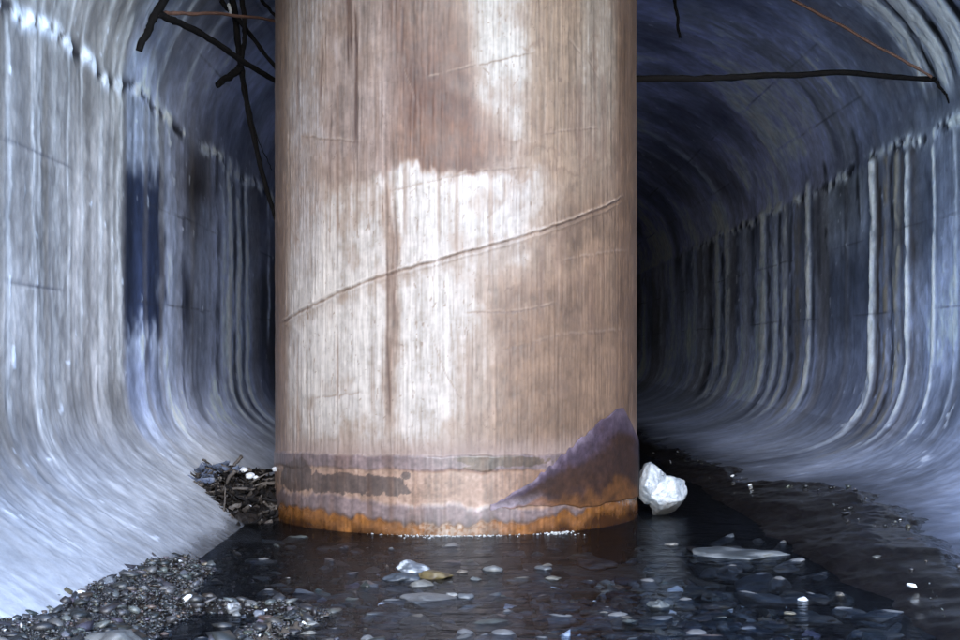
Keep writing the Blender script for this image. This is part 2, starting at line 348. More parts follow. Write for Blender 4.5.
def box_mesh(name, x0, x1, y0, y1, z0, z1, bev=.01):
    bm = bmesh.new(); bmesh.ops.create_cube(bm, size=1, matrix=Matrix.Translation(((x0+x1)/2, (y0+y1)/2, (z0+z1)/2)) @ Matrix.Diagonal((x1-x0, y1-y0, z1-z0, 1)))
    if bev: bmesh.ops.bevel(bm, geom=list(bm.edges), offset=bev, segments=2, affect='EDGES')
    return bm_mesh(name, bm, False)
def far_end():
    t = np.linspace(0, math.pi, 41); bm = bmesh.new()
    pts = [(XC+(AA+.2)*math.cos(a), ZS+(ZC-ZS+.2)*math.sin(a)) for a in t]+[(-WL-.2, -.6), (WR+.2, -.6)]
    f = bm.faces.new([bm.verts.new((x, 63.6, z)) for x, z in pts]); r = bmesh.ops.extrude_face_region(bm, geom=[f])
    bmesh.ops.translate(bm, vec=(0, .5, 0), verts=[e for e in r['geom'] if isinstance(e, bmesh.types.BMVert)])
    bmesh.ops.recalc_face_normals(bm, faces=bm.faces); return bm_mesh('end_light_block', bm, False)
part('end_light_block', far_end(), M['headwall'], culvert)  # unseen wall added to keep the far end dark
part('coping', box_mesh('coping', WR-.06, WR+.5, 2.5, MOUTH-.42, ZS-.02, ZS+.14), M['headwall'], culvert)
part('coping', box_mesh('coping', -WL-.5, -WL+.06, 2.5, MOUTH-.42, ZS-.02, ZS+.14), M['headwall'], culvert)

# ------------------------------------------------------------------ ground and stream bed
def bar_h(x, y):
    """height of the gravel bar on the left over the water level"""
    x = np.asarray(x, float); y = np.asarray(y, float)
    edge = np.interp(y, [2, 4.6, 5.0, 5.35, 5.6, 6.0, 6.4, 6.8, 7.1, 7.5], [-.6, -.85, -1.12, -1.12, -1.05, -1.16, -1.22, -1.32, -1.5, -1.7])
    h = (edge-x)*.32+(fbm(x*5, y*5, 300)-.5)*.05
    h = np.where(h > .06, .06+(h-.06)*.45, h)
    ridge = .05*np.exp(-((y-5.62-.04*np.sin(x*9))/.09)**2)*ss(-1.5, -1.2, x)*(1-ss(-.78, -.62, x))-.02
    r2 = .045*np.exp(-((x+.66-(5.5-y)*-.25)/.10)**2)*(1-ss(5.45, 5.7, y))-.02
    return np.maximum(np.maximum(h, -.10), np.maximum(ridge, r2)) 
def bed_h(x, y):
    return -.13+(fbm(np.asarray(x)*3, np.asarray(y)*3, 310)-.5)*.08-.08*ss(0.2, 1.4, x)-.06*ss(7.0, 8.5, y)
xs = np.linspace(-1.75, .2, 150); ys = np.linspace(2.2, 7.7, 260); X, Y = np.meshgrid(xs, ys)
Z = bar_h(X, Y)+(fbm(X*30, Y*30, 305)-.5)*.012
Z = np.where(Z < -.06, -.06-(-.06-Z)*4, Z)
bar = link('gravel_bar', grid_mesh('gravel_bar', np.stack([X, Y, Z], -1)), M['mud']); tag(bar, kind='structure')
xs = np.linspace(-1.4, 2.2, 120); ys = np.r_[np.linspace(-6, 3, 40), np.linspace(3.1, 14, 220), np.linspace(14.5, 66, 40)]; X, Y = np.meshgrid(xs, ys)
bed = link('stream_bed', grid_mesh('stream_bed', np.stack([X, Y, bed_h(X, Y)], -1)), M['bed']); tag(bed, kind='structure')
# mud bank along the right wall
xs = np.linspace(1.25, 2.75, 110); ys = np.r_[np.linspace(2.2, 14, 330), np.linspace(14.2, 40, 60)]; X, Y = np.meshgrid(xs, ys)
rag = (fbm(X*2.2, Y*2.2, 330, 4)-.5)*.26+(fbm(X*22, Y*22, 332, 3)-.5)*.10
_lr = smooth_poly(LOW_R)
def floor_r(x): return np.interp(x, _lr[:, 0], _lr[:, 1])
def mud_z(x, y, rg): return floor_r(x)+np.clip((mud_edge(y)-x+rg)*.30, -.06, .030)
Z = mud_z(X, Y, rag)+(fbm(X*2.2, Y*1.6, 333, 3)-.5)*.07+(fbm(X*6, Y*6, 331)-.5)*.022+(fbm(X*30, Y*30, 335)-.5)*.010
mud = link('mud_bank', grid_mesh('mud_bank', np.stack([X, Y, Z], -1)), M['mud']); tag(mud, kind='structure')
wat = link('water', grid_mesh('water', np.stack(list(np.meshgrid(np.linspace(-2.05, 3.1, 2), np.linspace(-6, 66, 2)))+[np.zeros((2, 2))], -1)), M['water']); tag(wat, kind='structure')
gx = np.r_[-400, -60, -12, -6, -3.2, -2.4, 3.6, 4.4, 8, 14, 60, 400]; gz = np.r_[2.5, 2.5, 2.3, 1.2, .3, -.45, -.45, .4, 1.3, 2.3, 2.5, 2.5]
gy = np.r_[-400, -60, -20, -6, 2, 30, 66, 120, 400]; X, Y = np.meshgrid(gx, gy); Z = np.broadcast_to(gz, X.shape)
gr = link('ground', grid_mesh('ground', np.stack([X, Y, Z+0*X], -1)), M['ground']); tag(gr, kind='structure')

# ------------------------------------------------------------------ pillar
PX, PD, PR = -.146, 8.9, 1.10
pillar = empty('pillar', (PX, PD, -.4))
tag(pillar, 'round rust stained pillar standing in the stream in the middle of the tunnel', 'pillar')
def pil_pix(th, z):
    """th = 0 faces the camera, positive to the right"""
    d = PD-PR*np.cos(th); x = PX+PR*np.sin(th)
    return HX+x*F/d, HY-(z-1)*F/d
def pil_from_pix(px, py):
    th = np.zeros_like(np.asarray(px, float))
    for _ in range(30):
        d = PD-PR*np.cos(th); th = np.arcsin(np.clip(((np.asarray(px)-HX)*d/F-PX)/PR, -1, 1))
    d = PD-PR*np.cos(th); return th, 1-(np.asarray(py)-HY)*d/F
th = np.r_[np.linspace(-1.75, 1.75, 620), np.linspace(1.78, 2*math.pi-1.78, 60)]
zz = np.r_[np.linspace(-.45, 0, 40)[:-1], np.linspace(0, 3.05, 640), np.linspace(3.1, 4.35, 40)]
ZZ, TH = np.meshgrid(zz, th, indexing='ij')
ta = np.where(TH > math.pi, TH-2*math.pi, TH)
px, py = pil_pix(np.clip(ta, -1.45, 1.45), ZZ); px = px+(np.abs(ta) > 1.45)*0
wx = (fbm(ta*9, ZZ*5, 400)-.5); wy = (fbm(ta*14, ZZ*6, 405)-.5)
qx = px+wx*16; qy = py+wy*26
c = np.ones(ZZ.shape+(3,))*np.array((.50, .44, .405))
g = lambda a, b, x, f=6: ss(a-f, a+f, x)*(1-ss(b-f, b+f, x))
c = mix(c, (.46, .43, .45), g(292, 322, qx, 5)*(1-ss(330, 400, py))*.8)
c = mix(c, (.40, .33, .33), g(322, 400, qx, 12)*(1-ss(150, 230, qy))*.8)
c = mix(c, (.385, .29, .21), g(525, 640, qx, 12)*.85)
c = mix(c, (.47, .44, .40), g(580, 612, qx, 8)*(1-ss(90, 200, py))*.7)
c = mix(c, (.35, .235, .16), g(470, 640, qx, 40)*ss(205, 300, qy)*.85)
c = mix(c, (.37, .25, .17), g(530, 640, qx, 14)*g(200, 262, qy, 14)*.6)
c = mix(c, (.68, .65, .61), g(478, 526, qx, 16)*(1-ss(80, 185, qy))*.9)
# rusty patch with a ragged lower edge, bright patch under it
rp = g(392, 472, qx+(qy-60)*-.12, 16)*(1-ss(-6, 8, py-170-(qx-400)*.05-wx*40-(fbm(ta*30, ZZ*9, 428)-.5)*14))
c = mix(c, (.26, .12, .075), rp*(.6+.4*ss(-20, 110, qy)))
c = mix(c, (.34, .20, .14), g(385, 510, qx, 12)*g(118, 172, qy, 22)*(1-ss(-6, 8, py-174-wx*40-(fbm(ta*30, ZZ*9, 428)-.5)*14))*.7)
bp_ = g(335, 540, qx+wy*30, 44)*ss(-5, 9, py-172-wx*46-(fbm(ta*30, ZZ*9, 428)-.5)*14)*(1-ss(195, 330, qy))*(.62+.5*vn(ta*70, ZZ*1.5, 429))
c = mix(c, (.68, .65, .62), bp_*.85)
c = mix(c, (.68, .64, .60), g(290, 478, qx+wy*30, 36)*ss(180, 310, qy)*(1-ss(395, 465, qy))*.85)
c = mix(c, (.33, .22, .17), np.exp(-((qx-391)/7)**2)*ss(165, 200, py)*(1-ss(400, 460, py))*.75)
c = mix(c, (.36, .27, .22), np.exp(-((qx-470)/16)**2)*ss(320, 350, py)*(1-ss(400, 450, py))*.4)
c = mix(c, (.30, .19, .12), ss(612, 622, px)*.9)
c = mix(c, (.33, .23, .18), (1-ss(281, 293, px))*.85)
# fine vertical grain
tw = ta+(fbm(ta*6, ZZ*2.5, 419)-.5)*.012; gr1 = vn(tw*150, ZZ*2.2, 420)-.5; gr2 = vn(tw*60, ZZ*1.1, 421)-.5; gr3 = vn(tw*330, ZZ*14, 422)-.5; gr4 = vn(ta*22, ZZ*.35, 423)-.5
cl = fbm(ta*16, ZZ*14, 425, 5)-.5
rs = 1-.65*ss(470, 540, px)*ss(120, 220, py)
sw = fbm(ta*5+wy*2, ZZ*9+wx*3, 427, 5)-.5
gm = 1+.30*(fbm(ta*40, ZZ*30, 426, 4)-.5)+rs*(.24*gr1+.20*gr2+.24*gr3)+.20*gr4+.24*cl+(.25+.5*(1-rs))*sw
c = c*gm[..., None]
stain = ss(.60, .80, vn(ta*42, ZZ*.5, 430))*ss(.45, .7, vn(ta*8, ZZ*2.2, 431))
c = mix(c, (.31, .20, .155), stain*.4)
pits = ss(.88, .97, vn(ta*95+wx*9, ZZ*38+wy*9, 433)); c = mix(c, (.26, .17, .13), pits*.5)
cur = vn(ta*5, ZZ*14+wx*6, 435); c = mix(c, (.33, .22, .16), ss(.78, .95, cur)*g(500, 640, px, 20)*.45)
Hp = (gr1*.0035+gr3*.0025+cl*.006)
# helical seam: two fine lips with a groove between; fainter turns and scratches
def line_y(pts): return np.interp(px, [a for a, b in pts], [b for a, b in pts])
SEAM = [(281, 321), (300, 309), (330, 294), (365, 279), (400, 268), (450, 254), (500, 241), (540, 229), (580, 215), (605, 205), (624, 195)]
dsm = py-line_y(SEAM)-(fbm(ta*25, ZZ*0, 470)-.5)*2.4; on = ss(278, 290, px)*(1-ss(616, 626, px)); brk = .35+.9*fbm(ta*30, ZZ*0+2, 471, 3)
e_ = lambda x, w: np.exp(-(x/w)**2)
Hp = Hp+on*brk*(.0050*e_(dsm, 1.3)-.0055*e_(dsm-3.0, 1.5)+.0038*e_(dsm-6.2, 1.4))
c = mix(c, (.66, .58, .52), on*brk*e_(dsm+.3, 1.1)*.55); c = mix(c, (.20, .12, .09), on*brk*e_(dsm-2.6, 1.3)*.75); c = mix(c, (.30, .21, .165), on*brk*ss(1, 8, dsm)*(1-ss(8, 26, dsm))*.35)  # seam's lit lip and shadow line put into the colour too
for pl, wd, am in (([(425, 78), (455, 70), (480, 64), (505, 58), (535, 52)], 1.0, .6), ([(465, 312), (500, 312), (530, 309), (555, 303)], 1.0, .55), ([(300, 135), (330, 139), (362, 142)], 1.1, .5), ([(390, 190), (470, 172), (530, 166)], 1.0, .4), ([(540, 135), (560, 131), (600, 128)], .9, .4),
                   ([(560, 262), (590, 255), (628, 250)], 1.2, .35), ([(500, 350), (560, 335), (625, 330)], 1.4, .3), ([(310, 398), (360, 392), (372, 396)], 1.0, .4), ([(430, 330), (445, 372), (462, 400)], 1.4, .4), ([(570, 40), (590, 62), (600, 80)], 1.2, .35), ([(400, 60), (412, 90), (424, 118)], 1.3, .4)):
    dl = py-line_y(pl)-(fbm(ta*30, ZZ*0, 480+int(pl[0][0]))-.5)*3; w_ = ss(pl[0][0]-4, pl[0][0]+8, px)*(1-ss(pl[-1][0]-10, pl[-1][0]+4, px))*ss(.25, .6, fbm(ta*50, ZZ*0, int(pl[0][0]), 3)+.1)
    Hp = Hp-w_*.002*e_(dl, wd*1.2); c = mix(c, (.22, .14, .11), w_*am*e_(dl-.6, wd)); c = mix(c, (.66, .60, .55), w_*am*.7*e_(dl+1.3, wd))
# dark drip streaks
for x0, hw, y0, y1, am in ((350, 2.0, -400, 60, .8), (355, 1.5, 10, 155, .95), (348, 1.2, -400, 75, .8), (321, 1.1, 40, 112, .7), (402, 1.4, 5, 62, .7), (403, 1.0, 60, 130, .4), (296, 1, 60, 130, .4), (448, 1.2, -50, 40, .5), (388, 1.3, 250, 420, .55), (395, 1.2, 200, 330, .5), (330, 1, 120, 260, .35)):
    m = np.exp(-((px-x0-(vn(py*.02, py*0, int(x0))-.5)*3)/hw)**2)*ss(y0-10, y0+10, py)*(1-ss(y1-25, y1+5, py))*am
    c = mix(c, (.16, .075, .06), m); Hp = Hp-m*.004
# ---- worn coats above the water line
b0 = 452+4*np.sin((px-278)/360*math.pi)-ss(560, 636, px)*16+wy*5
low = ss(-2, 2, py-b0)
c = mix(c, (.44, .36, .36), ss(-26, 0, py-b0)*(1-low)*.75)
mauve = np.array((.36, .30, .335)); pink = np.array((.54, .40, .335)); grey = np.array((.235, .19, .185)); orange = np.array((.50, .215, .035))
fine = ((.70+.6*fbm(ta*60, ZZ*60, 440))*(.78+.44*fbm(ta*9, ZZ*14, 441))*(.85+.3*vn(ta*110, ZZ*3, 442)))[..., None]
lc = np.ones_like(c)*mauve
pk = ss(-2, 2, py-b0-14-wx*7)*(1-ss(-3, 3, py-492-16*np.sin(np.clip((px-278)/340, 0, 1)*math.pi*.75)-wx*14))
lc = mix(lc, pink, pk)
lc = mix(lc, (.55, .35, .24), pk*ss(470, 560, px)*.7)
def blob(x, y, rx, ry, seed, sh=.0):
    r = ((px-x)/rx)**2+((py-y-sh*(px-x))/ry)**2+(fbm(ta*26, ZZ*26, seed)-.5)*1.7
    return 1-ss(.85, 1.0, r)
for bx, by, rx, ry, sh, colr in ((338, 483, 60, 11, .02, grey), (297, 474, 14, 16, 0, grey), (372, 485, 40, 11, .05, grey), (505, 461, 50, 6, 0, (.27, .21, .16)), (480, 468, 16, 4, 0, (.27, .21, .17)), (406, 476, 5, 4, 0, grey)):
    lc = mix(lc, colr, blob(bx, by, rx, ry, 450+int(bx), sh)*.95)
ob = 506+17*np.sin(np.clip((px-278)/358, 0, 1)*math.pi)+wx*16+(vn(ta*30, ZZ*2, 448)-.5)*6-ss(520, 640, px)*9
om = ss(-2, 2.5, py-ob)
lc = mix(lc, (.16, .11, .08), np.exp(-((py-ob)/2.2)**2)*.6)
lc = mix(lc, orange, om*(.7+.3*fbm(ta*20, ZZ*30, 460)))
lc = mix(lc, (.10, .045, .015), om*ss(7, 19, py-ob)*.75)
lc = mix(lc, (.60, .55, .50), om*np.exp(-((px-452)/40)**2)*ss(.35, .6, fbm(ta*70, ZZ*70, 461))*.8)
lum = c.mean(-1, keepdims=True); c = (c*.9+lum*.1*np.array((1.0, .97, .98)))
blot = fbm(ta*7, ZZ*5, 436, 5); c = mix(c, (.37, .27, .22), ss(.52, .74, blot)*.35)
speck = ss(.55, .75, fbm(ta*70, ZZ*40, 437, 3)); c = c*(1-.08*speck[..., None])
lc = lc*(.62+.30*fbm(ta*4, ZZ*8, 445, 4)+.22*vn(ta*38, ZZ*1.2, 446))[..., None]; lc = mix(lc, (.26, .15, .10), ss(.55, .75, vn(ta*26, ZZ*1.6, 447))*(1-om)*.35); c = c*(1-low[..., None])+lc*fine*low[..., None]
lum = c.mean(-1, keepdims=True); c = c*np.clip(lum/.45, .2, 1.35)**.5
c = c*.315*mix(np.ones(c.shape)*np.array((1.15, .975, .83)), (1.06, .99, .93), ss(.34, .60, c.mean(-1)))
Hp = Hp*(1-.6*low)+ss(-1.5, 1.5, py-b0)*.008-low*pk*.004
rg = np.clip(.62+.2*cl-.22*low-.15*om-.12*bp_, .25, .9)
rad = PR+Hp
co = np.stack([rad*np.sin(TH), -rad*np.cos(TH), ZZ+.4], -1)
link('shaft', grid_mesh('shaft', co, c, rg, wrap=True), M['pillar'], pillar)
# torn dark sheet wrapped round the lower right
tp = np.array([(466, 513), (497, 503), (525, 486), (554, 462), (580, 438), (600, 420), (615, 408), (622, 408), (629, 424), (635.4, 441)], float)
bt = np.array([(466, 516), (497, 514), (525, 512), (554, 511), (580, 511), (600, 509), (615, 507), (622, 505), (629, 503), (635.4, 500)], float)
xs = np.linspace(490, 635.4, 90); ty = np.interp(xs, tp[:, 0], tp[:, 1])+(vn(xs*.25, xs*0, 480)-.5)*4; by = np.interp(xs, bt[:, 0], bt[:, 1])-5+(fbm(xs*.08, xs*0, 488)-.5)*7
u = np.linspace(0, 1, 60)[:, None]; XX = np.broadcast_to(xs, (60, 90)); YY = by+(ty-by)*u
t, z = pil_from_pix(XX.ravel(), YY.ravel()); t = t.reshape(XX.shape); z = z.reshape(XX.shape)
edge = np.minimum(1, np.minimum(np.minimum((1-u)*8, 1)+0*XX, (XX-490)/20))
r = PR+.009+.003*edge+(fbm(XX*.04, YY*.06, 481)-.5)*.006*edge+.012*ss(622, 635, XX)
un = u+(fbm(XX*.05, YY*.05, 482)-.5)*.5
sc_ = np.ones(XX.shape+(3,))*np.array((.024, .011, .008))
sc_ = mix(sc_, (.040, .026, .038), ss(.60, .85, un)); sc_ = mix(sc_, (.12, .09, .115), ss(.82, 1.08, un)*(1-.55*ss(580, 640, XX)))
sc_ = mix(sc_, (.15, .12, .135), 1-ss(490, 540, XX+(un-.5)*50))
sc_ = mix(sc_, (.032, .013, .006), ss(.50, .66, fbm(XX*.03+4, YY*.06, 483))*(1-ss(.35, .7, un))*.6)
sc_ = mix(sc_, (.11, .042, .010), (1-ss(.04, .24, un+(fbm(XX*.09, YY*.05, 487)-.5)*.4))*.6)
sc_ = .8*sc_*(.6+.8*fbm(XX*.12, YY*.12, 484, 5)[..., None])
sh = link('torn_sheet', grid_mesh('torn_sheet', np.stack([r*np.sin(t), -r*np.cos(t), z+.4], -1), sc_), M['sheet'], pillar)
sm = sh.modifiers.new('thick', 'SOLIDIFY'); sm.thickness = .003; sm.offset = 0
sh['label'] = 'dark torn triangular sheet clinging to the foot of the pillar'

# ------------------------------------------------------------------ stones
def stone_mesh(name, seed, flat=.6, sub=3, rough=.22, col=(.2, .2, .2), speck=None):
    bm = bmesh.new(); bmesh.ops.create_icosphere(bm, subdivisions=sub, radius=1)
    off = Vector((seed*3.7, seed*1.3, seed*.7)); rr = random.Random(seed)
    cuts = [(Vector((rr.uniform(-1, 1), rr.uniform(-1, 1), rr.uniform(-.6, 1))).normalized(), rr.uniform(.62, .85)) for _ in range(5)]
    for v in bm.verts:
        p = v.co.copy(); k = 1+rough*2*(mnoise.noise(p*1.1+off))+rough*.6*mnoise.noise(p*3+off); q = p*k
        for n, dd in cuts:
            e = q.dot(n)-dd
            if e > 0: q -= n*e*.8
        v.co = (q.x*rr_x(seed), q.y*.8, q.z*flat)
    me = bm_mesh(name, bm)
    n = len(me.vertices); vc = np.empty(n*3); me.vertices.foreach_get('co', vc); vc = vc.reshape(-1, 3)
    cc = np.ones((n, 3))*np.array(col)*(.45+1.1*fbm(vc[:, 0]*3+seed, vc[:, 1]*3+vc[:, 2]*2, seed))[:, None]
    if speck is not None: cc = mix(cc, speck, ss(.5, .62, fbm(vc[:, 0]*2.2+seed*2, vc[:, 2]*4+vc[:, 1], seed+5)))
    set_col(me, cc); me.materials.append(M['gravel']); return me
def rr_x(seed): return 1.0+.25*math.sin(seed*12.9)
def put_stone(name, me, loc, size, rz=0, tilt=(0, 0), sc=(1, 1, 1)):
    o = bpy.data.objects.new(name, me); C.objects.link(o); o.location = loc
    o.scale = (size*sc[0], size*sc[1], size*sc[2]); o.rotation_euler = (tilt[0], tilt[1], rz); return o
# named single stones: pixel column, pixel row of the foot, height of its centre, half width in px, ...
def single(px, py, hw, col, label, seed, flat=.6, z=.0, lift=.25, speck=None, sc=(1, 1, 1), rz=0, cat='stone', name='stone'):
    d = (1-z)*F/(py-HY); p = P(px, py, d); s = hw*d/F
    lift -= .22; col = tuple(k*.21 for k in col); speck = None if speck is None else tuple(k*.5 for k in speck)
    o = put_stone(name, stone_mesh(name, seed, flat, 4 if hw > 12 else 3, .26, col, speck), (p.x, p.y+s*.3, z+s*flat*lift), s, rz, (0, 0), sc)
    return tag(o, label, cat)
single(112, 652, 36, (.36, .35, .33), 'large pale grey boulder at the bottom edge beside the small pool', 11, .62, .07, .3, (.16, .16, .15))
single(84, 650, 15, (.42, .41, .40), 'small pale stone left of the large boulder at the bottom edge', 12, .6, .08, .3)
single(106, 586, 12, (.48, .50, .54), 'whitish rounded stone in the middle of the gravel bar', 13, .62, .08, .3)
single(42, 622, 5, (.55, .53, .50), 'tiny white stone on the left of the gravel bar', 14, .8, .09, .5)
single(144, 590, 4.5, (.60, .58, .56), 'tiny bright white pebble right of the whitish rounded stone', 15, .8, .07, .5)
single(232, 610, 11, (.33, .33, .32), 'grey stone heading the gravel spit by the pool', 16, .6, .01, .3, (.5, .5, .5))
single(250, 608, 12, (.36, .35, .34), 'pale grey stone on top of the gravel spit', 17, .55, .01, .4)
single(258, 614, 6, (.55, .58, .66), 'small bluish white stone at the end of the gravel spit', 18, .6, .01, .3)
single(266, 620, 8, (.26, .16, .12), 'small reddish brown stone below the gravel spit', 19, .6, .0, .3)
single(311, 625, 7, (.55, .54, .50), 'small cream stone breaking the water right of the pool', 20, .5, .0, .2)
single(308, 634, 6, (.50, .46, .38), 'small yellowish stone near the bottom edge right of the pool', 21, .5, .0, .2)
single(283, 618, 5, (.36, .36, .36), 'small grey stone in the water right of the gravel spit', 22, .5, .0, .3)
single(412, 572, 15, (.34, .37, .42), 'blue grey stone topping the rock heap in front of the pillar', 23, .55, .01, .55, (.58, .60, .62))
single(402, 580, 14, (.15, .17, .20), 'dark slate stone on the left of the rock heap', 24, .5, .0, .3)
single(433, 578, 16, (.36, .26, .10), 'yellow brown flat stone on the right of the rock heap', 25, .42, .0, .4, (.10, .07, .04))
single(420, 586, 11, (.40, .38, .33), 'beige stone at the front of the rock heap', 26, .5, .0, .3)
single(427, 599, 26, (.38, .37, .36), 'long pale flat stone awash below the rock heap', 27, .26, .0, .05)
single(450, 596, 6, (.62, .60, .56), 'small white stone at the tip of the long flat stone', 28, .5, .0, .3)
single(466, 598, 10, (.34, .35, .36), 'grey dome stone beside the small white stone', 29, .5, .0, .2)
single(493, 571, 11, (.50, .50, .48), 'smooth cream stone lying alone right of the rock heap', 30, .45, .0, .25)
single(461, 573, 7, (.42, .34, .27), 'small tan stone between rock heap and smooth cream stone', 31, .4, .0, .3)
single(475, 580, 7, (.33, .34, .32), 'small grey stone below the smooth cream stone', 32, .45, .0, .2)
single(543, 569, 12, (.27, .28, .29), 'flat grey stone breaking the water right of cream stone', 33, .32, .0, .15)
single(553, 579, 11, (.40, .37, .30), 'thin buff stone awash below the flat grey stone', 34, .28, .0, .1)
single(660, 607, 14, (.24, .26, .25), 'round greenish grey cobble alone in the stream on the right', 35, .55, .0, .12)
single(672, 545, 8, (.50, .47, .42), 'small cream stone in the water below the white chunk', 36, .3, .0, .15)
single(804, 601, 5, (1.9, 1.95, 2.0), 'small white lump painted in as the glint on the dark water at the right', 37, .7, .0, .3, None, (1.2, 1, 1))  # overbright stone shape stands for a glint on the water
single(791, 614, 7, (.52, .46, .33), 'small yellowish stone just below the white glint lump', 38, .3, .0, .15)
single(735, 556, 46, (.17, .19, .20), 'large flat grey slab awash below the white chunk', 39, .16, .0, -.1, (.22, .23, .23))
# cobbles on the bed
tones = [tuple(.42*k for k in t) for t in [(.11, .12, .13), (.16, .16, .155), (.20, .18, .15), (.08, .09, .11), (.20, .20, .20), (.13, .10, .09), (.23, .22, .21), (.10, .11, .10)]]
cm = [stone_mesh('cobble', 60+i, .42, 3, .34, tones[i]) for i in range(8)]
n = 0
while n < 290:
    y = 4.98+rng.random()**1.3*2.8; x = -1.1+rng.random()*3.0
    if math.hypot(x-PX, y-PD) < 1.35 : continue
    if bar_h(x, y) > -.01: continue
    keep = .95 if -.65 < x < 1.0 and y < 6.4 else .35
    if rng.random() > keep: continue
    s = .03+.065*rng.random()**2.2; zb = max(float(bed_h(x, y)), float(bar_h(x, y)) if bar_h(x, y) > -.08 else -1)
    zt = min(zb+s*.22, -.012-s*.30) if rng.random() < .97 else -s*.40
    if -.7 < x < 1.0 and y < 6.5: zt = max(zt, -.06-s*.3); zt = (-s*.40+.006*rng.random() if rng.random() < .07 else zt)
    o = put_stone('cobble', cm[n % 8], (x, y, zt), s, rng.random()*6.3, (rng.normal()*.12, rng.normal()*.12), (1+rng.random()*.5, .8+.3*rng.random(), 1))
    cx, cy = HX+x*F/y, HY+F/y
    zone = ('in front of the pillar foot' if cy < 575 and cx < 630 else 'near the gravel spit' if cx < 340 else 'below the rock heap' if cx < 480 else
            'in mid stream' if cx < 610 else 'below the white chunk' if cx < 720 else 'near the flat slab' if cy < 590 else 'off the mud bank')
    band = '' if cy < 575 else (', farther out' if cy < 602 else ', by the bottom edge')
    tn = ('blue grey', 'mid grey', 'tan grey', 'dark slate', 'light grey', 'reddish brown', 'pale buff', 'greenish grey')[n % 8]
    tag(o, f"{'small' if s < .042 else 'medium' if s < .062 else 'large'} {tn} cobble in the shallow water {zone}{band}", 'cobble', 'cobbles in the shallow water'); n += 1
# shallow cobble hump in mid stream
xs = np.linspace(-1.0, 1.6, 130); ys = np.linspace(4.0, 7.0, 150); X, Y = np.meshgrid(xs, ys)
Z = -.055-.12*ss(.8, 1.5, X)-.10*ss(6.3, 6.9, Y)-.10*(1-ss(-.9, -.6, X))+(fbm(X*12, Y*12, 340)-.5)*.05
sh_ = link('shoal', grid_mesh('shoal', np.stack([X, Y, Z], -1)), M['bed']); tag(sh_, kind='structure')

def merged_pebbles(name, pos, size, cols, seed, sub=1):
    bm = bmesh.new(); bmesh.ops.create_icosphere(bm, subdivisions=sub, radius=1); bm.verts.ensure_lookup_table()
    bv = np.array([v.co[:] for v in bm.verts]); bf = np.array([[v.index for v in f.verts] for f in bm.faces]); bm.free()
    r = np.random.default_rng(seed); n = len(pos); nv = len(bv)
    A = r.normal(size=(n, 3, 3))*.28+np.eye(3); A[:, 2, :] *= .62
    ang = r.random(n)*6.28; ca, sa = np.cos(ang), np.sin(ang); Rz = np.zeros((n, 3, 3)); Rz[:, 0, 0] = ca; Rz[:, 0, 1] = -sa; Rz[:, 1, 0] = sa; Rz[:, 1, 1] = ca; Rz[:, 2, 2] = 1
    jit = 1+.22*r.normal(size=(n, nv, 1))
    V = np.einsum('nij,nvj->nvi', Rz @ A, bv[None]*jit)*size[:, None, None]+pos[:, None, :]
    Fc = (bf[None]+(np.arange(n)*nv)[:, None, None]).reshape(-1, 3)
    me = bpy.data.meshes.new(name); me.vertices.add(n*nv); me.vertices.foreach_set('co', V.reshape(-1).astype(np.float32))
    me.loops.add(Fc.size); me.loops.foreach_set('vertex_index', Fc.reshape(-1).astype(np.int32))
    me.polygons.add(len(Fc)); me.polygons.foreach_set('loop_start', np.arange(0, Fc.size, 3, dtype=np.int32)); me.update(calc_edges=True)
    set_col(me, np.repeat(cols, nv, 0)); me.materials.append(M['gravel']); return me
def peb_cols(n, r, white=.05):
    base = r.random((n, 1))**2.2*.08+.010; t = np.array((1, .98, .97))+r.normal(size=(n, 3))*.07; c = base*t
    b = r.random(n) < .12; c[b] *= np.array((1.3, 1.0, .72)); wv = r.random(n) < white; c[wv] = r.random((wv.sum(), 1))*.3+.32
    return np.clip(c, .01, .7)
pos = []; sz = []
while len(pos) < 12000:
    y = 3.6+rng.random()*3.9; x = -1.72+rng.random()*1.45; h = float(bar_h(x, y))
    if h < -.022+.02*rng.random(): continue
    big = len(pos) < 1500; s = (.008+.024*rng.random()**3) if big else .0035+.0055*rng.random(); pos.append((x, y, h+s*.25)); sz.append(s)
pos = np.array(pos); sz = np.array(sz)
g_ = link('gravel', merged_pebbles('gravel', pos[:1500], sz[:1500], peb_cols(1500, rng, .02), 5)); g4 = link('grit', merged_pebbles('grit', pos[1500:], sz[1500:], peb_cols(len(pos)-1500, rng, .006)*.8, 15, 0))
tag(g4, 'fine dark grit between the pebbles of the gravel bar', 'grit', kind='stuff'); tag(g_, 'dark wet gravel with pale pebbles on the bar at lower left', 'gravel', kind='stuff')
pos = []; sz = []
while len(pos) < 2600:
    y = 4.3+rng.random()*2.6; x = -.85+rng.random()*2.3
    s = .012+.040*rng.random()**2.5; pos.append((x, y, -.05-.12*ss(.8, 1.5, x)-.08*ss(6.3, 6.9, y)+s*.1)); sz.append(s)
g2 = link('bed_gravel', merged_pebbles('bed_gravel', np.array(pos), np.array(sz), peb_cols(len(pos), rng, .05)*2.3, 6)); tag(g2, 'dull gravel seen through the shallow water in mid stream', 'gravel', kind='stuff')
pos = []; sz = []
while len(pos) < 90:
    y = 4.8+rng.random()*9; x = float(mud_edge(y))-.05-rng.random()*.3
    s = .006+.014*rng.random()**3; pos.append((x, y, float(mud_z(x, y, 0))+.004)); sz.append(s)
g3 = link('bank_gravel', merged_pebbles('bank_gravel', np.array(pos), np.array(sz), peb_cols(len(pos), rng, .10), 8)); tag(g3, 'scattered pebbles on the dark mud bank at the right', 'gravel', kind='stuff')
